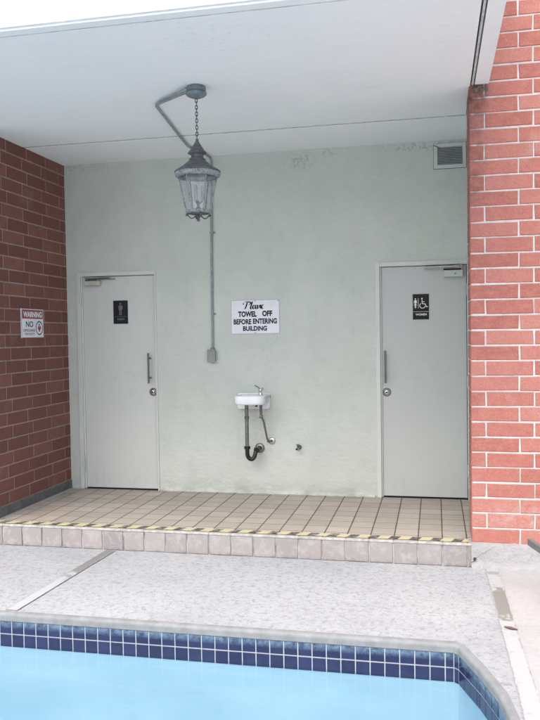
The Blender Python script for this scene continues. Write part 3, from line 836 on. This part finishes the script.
# ------------------------------------------------------------------ lantern
LX, LY = 1.889, -1.85
t = thing('hanging_lantern', (LX, LY, 2.16), 'weathered dark metal lantern with tapered glass hanging from the ceiling on a chain', 'lantern')
mb = MB(); mb.lathe((LX, LY, 2.985), [(.012, -.024), (.03, -.022), (.058, -.010), (.068, .0), (.068, .010), (.060, .014), (.060, .0155)], 32)
mb.lathe((LX, LY, 3.0015), [(.062, 0), (.063, .02), (.060, HC-3.0015-.0005)], 32); mb.build('canopy', M['canopy'], t)
mb = MB(); z = 2.960; k = 0
while z > 2.70:
    a = PI/2*(k % 2)+.3; pts = []
    for i in range(13):
        q = 2*PI*i/12; u_ = math.cos(q)*.0075; v_ = math.sin(q)*.0150
        pts.append((LX+u_*math.cos(a), LY+u_*math.sin(a), z-.014+v_))
    mb.tube(pts, .0028, 6, False); z -= .0215; k += 1
mb.build('chain', M['lamp'], t)
mb = MB(); mb.lathe((LX, LY, 0), [(.004, 2.705), (.007, 2.690), (.016, 2.675), (.030, 2.652), (.046, 2.628), (.060, 2.612), (.062, 2.606), (.044, 2.600), (.040, 2.590), (.042, 2.575), (.056, 2.568), (.050, 2.562),
                              (.062, 2.553), (.10, 2.522), (.135, 2.500), (.150, 2.488), (.150, 2.484), (.120, 2.484)], 40); mb.build('roof', M['lamp'], t)
mb = MB(); mb.lathe((LX, LY, 0), [(.146, 2.483), (.149, 2.478), (.146, 2.462), (.137, 2.452), (.120, 2.450), (.120, 2.482)], 40, close=False); mb.build('rim', M['rim'], t)
NP = 6; rt_, rb_ = .122, .074; zt, zb = 2.450, 2.232
for k in range(NP):
    a0 = 2*PI*(k)/NP+.22; a1 = 2*PI*(k+1)/NP+.22
    P = lambda a, r_, z_: Vector((LX+math.cos(a)*r_, LY+math.sin(a)*r_, z_))
    mb = MB(); q = [P(a0, rb_, zb), P(a1, rb_, zb), P(a1, rt_, zt), P(a0, rt_, zt)]
    mb.add(q, [(0, 1, 2, 3)]); mb.build('glass_pane', M['glass'], t)
    mb = MB(); mb.tube([P(a0, rb_+.002, zb-.004), P(a0, rt_+.002, zt)], .0048, 6); mb.build('frame_bar', M['rim'], t)
mb = MB(); mb.lathe((LX, LY, 0), [(.070, 2.218), (.080, 2.222), (.083, 2.232), (.078, 2.238), (.066, 2.236), (.066, 2.220)], 36, close=False)
mb.build('bottom_ring', M['rim'], t)
mb = MB(); mb.lathe((LX, LY, 0), [(.003, 2.167), (.008, 2.170), (.011, 2.177), (.008, 2.185), (.005, 2.190), (.016, 2.198), (.020, 2.206), (.010, 2.214), (.066, 2.2195), (.066, 2.222)], 20)
mb.build('finial', M['lamp'], t)
for k in range(4):
    a = PI/2*k+.5; pts = []
    for i in range(9):
        q = i/8; r_ = .075-.058*q; pts.append((LX+math.cos(a)*r_, LY+math.sin(a)*r_, 2.216-.024*math.sin(q*PI)-.010*q))
    mb = MB(); mb.tube(pts, .004, 6); mb.lathe((LX+math.cos(a)*.077, LY+math.sin(a)*.077, 2.203), [(.003, -.004), (.008, 0), (.008, .008), (.003, .012)], 10); mb.build('scroll', M['lamp'], t)
mb = MB(); mb.lathe((LX, LY, 0), [(.020, 2.2385), (.022, 2.25), (.008, 2.262), (.008, 2.30)], 16); 
for k in range(3):
    a = 2*PI*k/3+.4; cx_, cy_ = LX+math.cos(a)*.028, LY+math.sin(a)*.028
    mb.tube([(LX, LY, 2.295), ((LX+cx_)/2, (LY+cy_)/2, 2.285), (cx_, cy_, 2.300)], .004, 6)
mb.build('candle_holder', M['lamp'], t)
for k in range(3):
    a = 2*PI*k/3+.4; cx_, cy_ = LX+math.cos(a)*.028, LY+math.sin(a)*.028
    mb = MB(); mb.lathe((cx_, cy_, 2.30), [(.010, 0), (.010, .055), (.006, .0555), (.010, .070), (.009, .085), (.002, .102)], 12); mb.build('candle', M['bulb'], t)

# ------------------------------------------------------------------ conduit on ceiling and wall
t = thing('electrical_conduit', (1.44, -.015, 1.30), 'thin painted metal conduit bending across the ceiling and down the wall to a small box', 'conduit')
def smooth(p, r_=.06, n_=5):
    p = [Vector(q) for q in p]; out = [p[0]]
    for i in range(1, len(p)-1):
        a, b, c_ = p[i-1], p[i], p[i+1]; d1 = (a-b); d2 = (c_-b); k1 = min(r_, d1.length*.45); k2 = min(r_, d2.length*.45)
        s0, s1 = b+d1.normalized()*k1, b+d2.normalized()*k2
        for k in range(n_+1):
            u = k/n_; out.append(s0*(1-u)**2+b*2*u*(1-u)+s1*u*u)
    out.append(p[-1]); return out
zc = HC-.012
path = [(LX-.055, LY+.004, zc-.012), (1.512, -1.590, zc), (1.402, -.755, zc), (1.368, -.44, zc-.004), (1.440, -.10, zc-.008), (1.443, -.016, zc-.014), (1.430, -.014, 2.2), (1.424, -.013, 1.298)]
mb = MB(); mb.tube(smooth(path, .05), .0105, 12); mb.build('pipe', M['conduit'], t)
mb = MB(); mb.tube(smooth([(LX-.05, LY-.05, zc-.006), (1.552, -1.645, zc), (1.512, -1.57, zc+.004)], .04), .0045, 8); mb.build('cable', M['conduit'], t)
for p, ax in ( ((1.434, -.013, 2.35), 'w'), ((1.427, -.013, 1.62), 'w')):
    mb = MB(); x, y, z = p
    if ax == 'c': mb.box(x-.030, x+.030, y-.009, y+.009, HC-.0026, HC-.0006); mb.box(x-.0125, x+.0125, y-.009, y+.009, z-.013, HC-.0027)
    else: mb.box(x-.014, x+.032, -.0036, -.0006, z-.009, z+.009); mb.box(x-.0125, x+.0125, -.0265, -.0037, z-.009, z+.009)
    mb.build('strap', M['conduit'], t, bevel=.002)
t = thing('junction_box', (1.418, -.02, 1.18), 'small grey metal electrical box on the wall at the lower end of the conduit', 'box')
mb = MB(); mb.box(1.385, 1.451, -.045, -.001, 1.192, 1.297); mb.build('body', M['conduit'], t, bevel=.006)
mb = MB(); mb.box(1.381, 1.455, -.0495, -.0455, 1.188, 1.301); mb.build('cover', simple('dull_cover', (.24, .26, .255), .5, .3), t, bevel=.0018)
mb = MB(); mb.box(1.409, 1.427, -.0515, -.0500, 1.215, 1.274); mb.build('cover_plate', M['steel'], t)
mb = MB(); mb.lathe((1.424, -.013, 1.3015), [(.018, 0), (.018, .010), (.014, .016)], 12); mb.build('locknut', M['steel'], t)

# ------------------------------------------------------------------ drinking fountain
FX, FZ = 1.80, .90
t = thing('drinking_fountain', (FX, -.02, .30), 'small white wall mounted drinking fountain with exposed drain pipes between the doors', 'drinking fountain')
def rr(x0, x1, y0, y1, r_, n_=6, back_r=.004):      # plan outline, rounded front corners, CCW from above
    pts = [(x1, y1), (x0, y1)]
    for k in range(n_+1):
        a = PI+PI/2*k/n_; pts.append((x0+r_+math.cos(a)*r_, y0+r_+math.sin(a)*r_))
    for k in range(n_+1):
        a = 3*PI/2+PI/2*k/n_; pts.append((x1-r_+math.cos(a)*r_, y0+r_+math.sin(a)*r_))
    return pts
mb = MB()
BX0, BX1, BY0 = 1.685, 1.945, -.300
def loop(ins, z, front=0.): return [(x, y, z) for x, y in rr(BX0+ins, BX1-ins, BY0+ins+front, -.045-ins*1.0, max(.012, .055-ins*.5))]
lv = [loop(.030, .818, .03), loop(.010, .822, .01), loop(.003, .830), loop(.0, .845), loop(.0, .890), loop(.002, .897), loop(.006, .900), loop(.022, .899), loop(.032, .890), loop(.05, .862), loop(.08, .852)]
n_ = len(lv[0])
vs = [p for g_ in lv for p in g_]
mb.add(vs, [(i*n_+k, i*n_+(k+1) % n_, (i+1)*n_+(k+1) % n_, (i+1)*n_+k) for i in range(len(lv)-1) for k in range(n_)], 0, True)
mb.add(lv[0], [tuple(reversed(range(n_)))]); mb.add(lv[-1], [tuple(range(n_))])
mb.build('basin', M['porcelain'], t)
mb = MB(); pts = []
for cx_, cz_, a0 in ((1.925, .887, 0), (1.678, .887, 90), (1.678, .788, 180), (1.925, .788, 270)):
    for k in range(6): a = math.radians(a0+90*k/5); pts.append((cx_+.022*math.cos(a), -.045, cz_+.022*math.sin(a)))
mb.poly(pts, (0, .0445, 0)); mb.v = [v for v in mb.v]
mb.build('back_bracket', M['porcelain'], t, bevel=.004)
for x, y, z in ((1.9475, -.02, .875),): 
    mb = MB(); mb.lathe((x, y, z), [(.008, 0), (.008, .003)], 12, 'X'); mb.build('button', M['black'], t)
mb = MB(); mb.lathe((1.83, -.046, .795), [(.010, 0), (.010, .006)], 12, 'Y'); mb.build('bolt', M['black'], t)
mb = MB()
mb.lathe((1.893, -.15, .899), [(.019, 0), (.021, .006), (.016, .012), (.013, .03), (.017, .036), (.017, .050), (.012, .056)], 16)
mb.tube([(1.890, -.15, .935), (1.912, -.162, .948), (1.914, -.170, .962)], .009, 8)
mb.build('bubbler', M['chrome'], t)
mb = MB(); mb.tube([(1.889, -.15, .950), (1.868, -.155, .972), (1.842, -.16, .985)], .0055, 8, True, [.006, .0055, .007]); mb.build('lever', M['steel'], t)
mb = MB(); mb.lathe((1.80, -.19, .8535), [(.020, 0), (.020, .002)], 16); mb.build('drain_strainer', M['chrome'], t)
DX, DY = 1.770, -.17
mb = MB(); mb.tube([(DX, DY, .430), (DX, DY, .818)], .0165, 16); mb.build('drain_pipe', M['green_pipe'], t)
mb = MB(); mb.lathe((DX, DY, .690), [(.018, 0), (.022, .002), (.022, .022), (.018, .024)], 8, smooth=False); mb.build('slip_nut', M['dark_steel'], t)
mb = MB(); pts = [(DX, DY, .440), (DX, DY, .390)]
for k in range(1, 12):
    a = PI*k/12; pts.append((DX+.032-.032*math.cos(a), DY+.028*(k/12), .385-.050*math.sin(a)))
pts += [(DX+.068, DY+.035, .405), (DX+.072, DY+.060, .412), (DX+.074, -.01, .412)]
mb.tube(smooth(pts, .012, 3), .019, 14)
mb.build('trap', M['black_pvc'], t)
mb = MB(); mb.lathe((DX, DY, .425), [(.020, 0), (.028, .003), (.028, .026), (.022, .028)], 10, smooth=False)
mb.lathe((DX+.0735, DY+.075, .412), [(.021, 0), (.028, .003), (.028, .026), (.022, .028)], 10, 'Y', smooth=False); mb.build('trap_nut', M['black_pvc'], t)
mb = MB(); mb.lathe((DX+.074, -.001, .412), [(.044, 0), (.042, .006), (.030, .012), (.021, .013)], 28, 'Y', close=False); mb.build('escutcheon', M['steel'], t)
mb = MB(); mb.tube([(1.893, -.15, .820), (1.893, -.15, .725)], .011, 10, True, [.013, .010]); mb.build('supply_stem', M['dark_steel'], t)
mb = MB(); mb.tube([(1.880, -.15, .712), (1.912, -.148, .705)], .012, 10); mb.lathe((1.896, -.15, .695), [(.012, 0), (.014, .006), (.014, .026), (.010, .032)], 10); mb.build('supply_valve', M['dark_steel'], t)
mb = MB(); mb.tube(smooth([(1.903, -.148, .700), (1.912, -.12, .66), (1.926, -.055, .490), (1.948, -.03, .476), (1.955, -.004, .476)], .03), .0088, 10); mb.build('supply_tube', M['steel'], t)
mb = MB(); mb.tube([(1.930, -.052, .482), (1.944, -.028, .478)], .011, 10); mb.build('elbow', M['dark_steel'], t)
mb = MB(); mb.lathe((1.955, -.001, .477), [(.034, 0), (.033, .004), (.022, .009), (.012, .010)], 28, 'Y', close=False); mb.build('escutcheon', M['chrome'], t)

# ------------------------------------------------------------------ hose spigot
t = thing('wall_spigot', (2.205, -.001, .41), 'tiny grey metal water spigot low on the wall right of the fountain', 'spigot')
mb = MB(); mb.lathe((2.204, -.001, .425), [(.022, 0), (.020, .004), (.012, .008)], 16, 'Y'); mb.tube([(2.204, -.001, .425), (2.204, -.05, .425)], .009, 10)
mb.tube([(2.204, -.045, .428), (2.200, -.055, .448)], .008, 8); mb.build('body', M['green_pipe'], t)
mb = MB(); mb.tube([(2.204, -.045, .425), (2.206, -.062, .412), (2.206, -.066, .398)], .009, 10); mb.build('outlet', M['steel'], t)
mb = MB(); mb.lathe((2.198, -.052, .452), [(.004, -.002), (.014, 0), (.014, .004), (.004, .006)], 10); mb.build('handle', M['green_pipe'], t)
mb = MB(); mb.lathe((2.190, -.062, .415), [(.009, 0), (.009, .004)], 10, 'Y'); mb.build('plug', M['black'], t)

# ------------------------------------------------------------------ wall vent
t = thing('wall_vent', (3.52, 0, 2.79), 'square louvred metal vent high on the wall above the right door', 'vent')
VX0, VX1, VZ0, VZ1 = 3.388, 3.652, 2.800, 3.008; fi = .030
mb = MB(); y0, y1 = -.010, -.0008
mb.box(VX0, VX0+fi, y0, y1, VZ0, VZ1); mb.box(VX1-fi, VX1, y0, y1, VZ0, VZ1); mb.box(VX0+fi, VX1-fi, y0, y1, VZ0, VZ0+fi); mb.box(VX0+fi, VX1-fi, y0, y1, VZ1-fi, VZ1)
mb.build('frame', M['frame'], t, bevel=.002)
mb = MB(); mb.box(VX0-.003, VX1+.004, -.0025, -.0006, VZ0-.004, VZ1+.003); mb.build('shadow_gap', M['vent_dark'], t)
mb = MB(); mb.box(VX0+fi, VX1-fi, -.006, -.003, VZ0+fi, VZ1-fi); mb.build('backing', M['vent_dark'], t)
mb = MB(); k = 11; hh = (VZ1-VZ0-2*fi)/k
for i in range(k):
    z = VZ0+fi+hh*i; mb.obox((VX0+fi, -.018, z+.002), (VX1-VX0-2*fi, 0, 0), (0, .012, .009), (0, -.0009, .0012))
mb.build('louvres', M['vent'], t)
mb = MB(); mb.tube([(VX0+.002, -.012, VZ1-.015), (VX0+.03, -.020, VZ1-.028), (VX0+.055, -.020, VZ1-.045)], .004, 6); mb.build('bent_wire', M['dark_steel'], t)

# ------------------------------------------------------------------ lounge chair just outside the right edge; only the end of its rail shows
A = Vector((3.93, -1.765, DZ+.27)); dv = Vector((.265, -1.0, 0)).normalized(); sv = Vector((-dv.y, dv.x, 0))  # along, across (to the right)
t = thing('lounge_chair', (4.5, -2.7, DZ), 'end of a dark grey metal lounge chair rail poking in at the right edge', 'lounge chair')
upv = Vector((0, 0, 1)); Ln = 1.95; Wd = .62
for k in (0, 1):
    o = A+sv*(Wd*k)
    mb = MB(); mb.obox(o, dv*Ln, sv*.030, upv*.040); mb.build('side_rail', M['lounger'], t, bevel=.003)
for s in (.42, 1.10, 1.80):
    mb = MB(); mb.obox(A+dv*s+sv*.0305+upv*.006, dv*.025, sv*(Wd-.001), upv*.025); mb.build('cross_bar', M['lounger'], t)
mb = MB(); mb.obox(A+dv*.46+sv*.032+upv*.034, dv*.82, sv*(Wd-.004), upv*.006); mb.build('seat_sling', M['sling'], t)
bk = (dv*.62+upv*.42)
mb = MB(); mb.obox(A+dv*1.30+sv*.032+upv*.042, bk, sv*(Wd-.004), Vector((0, 0, .02))); mb.build('backrest', M['sling'], t)
for s in (.55, 1.6):
    for k in (0, 1):
        mb = MB(); mb.obox(A+dv*s+sv*(Wd*k)-upv*(.27-.0005), dv*.03, sv*.03, upv*.2693); mb.build('leg', M['lounger'], t)
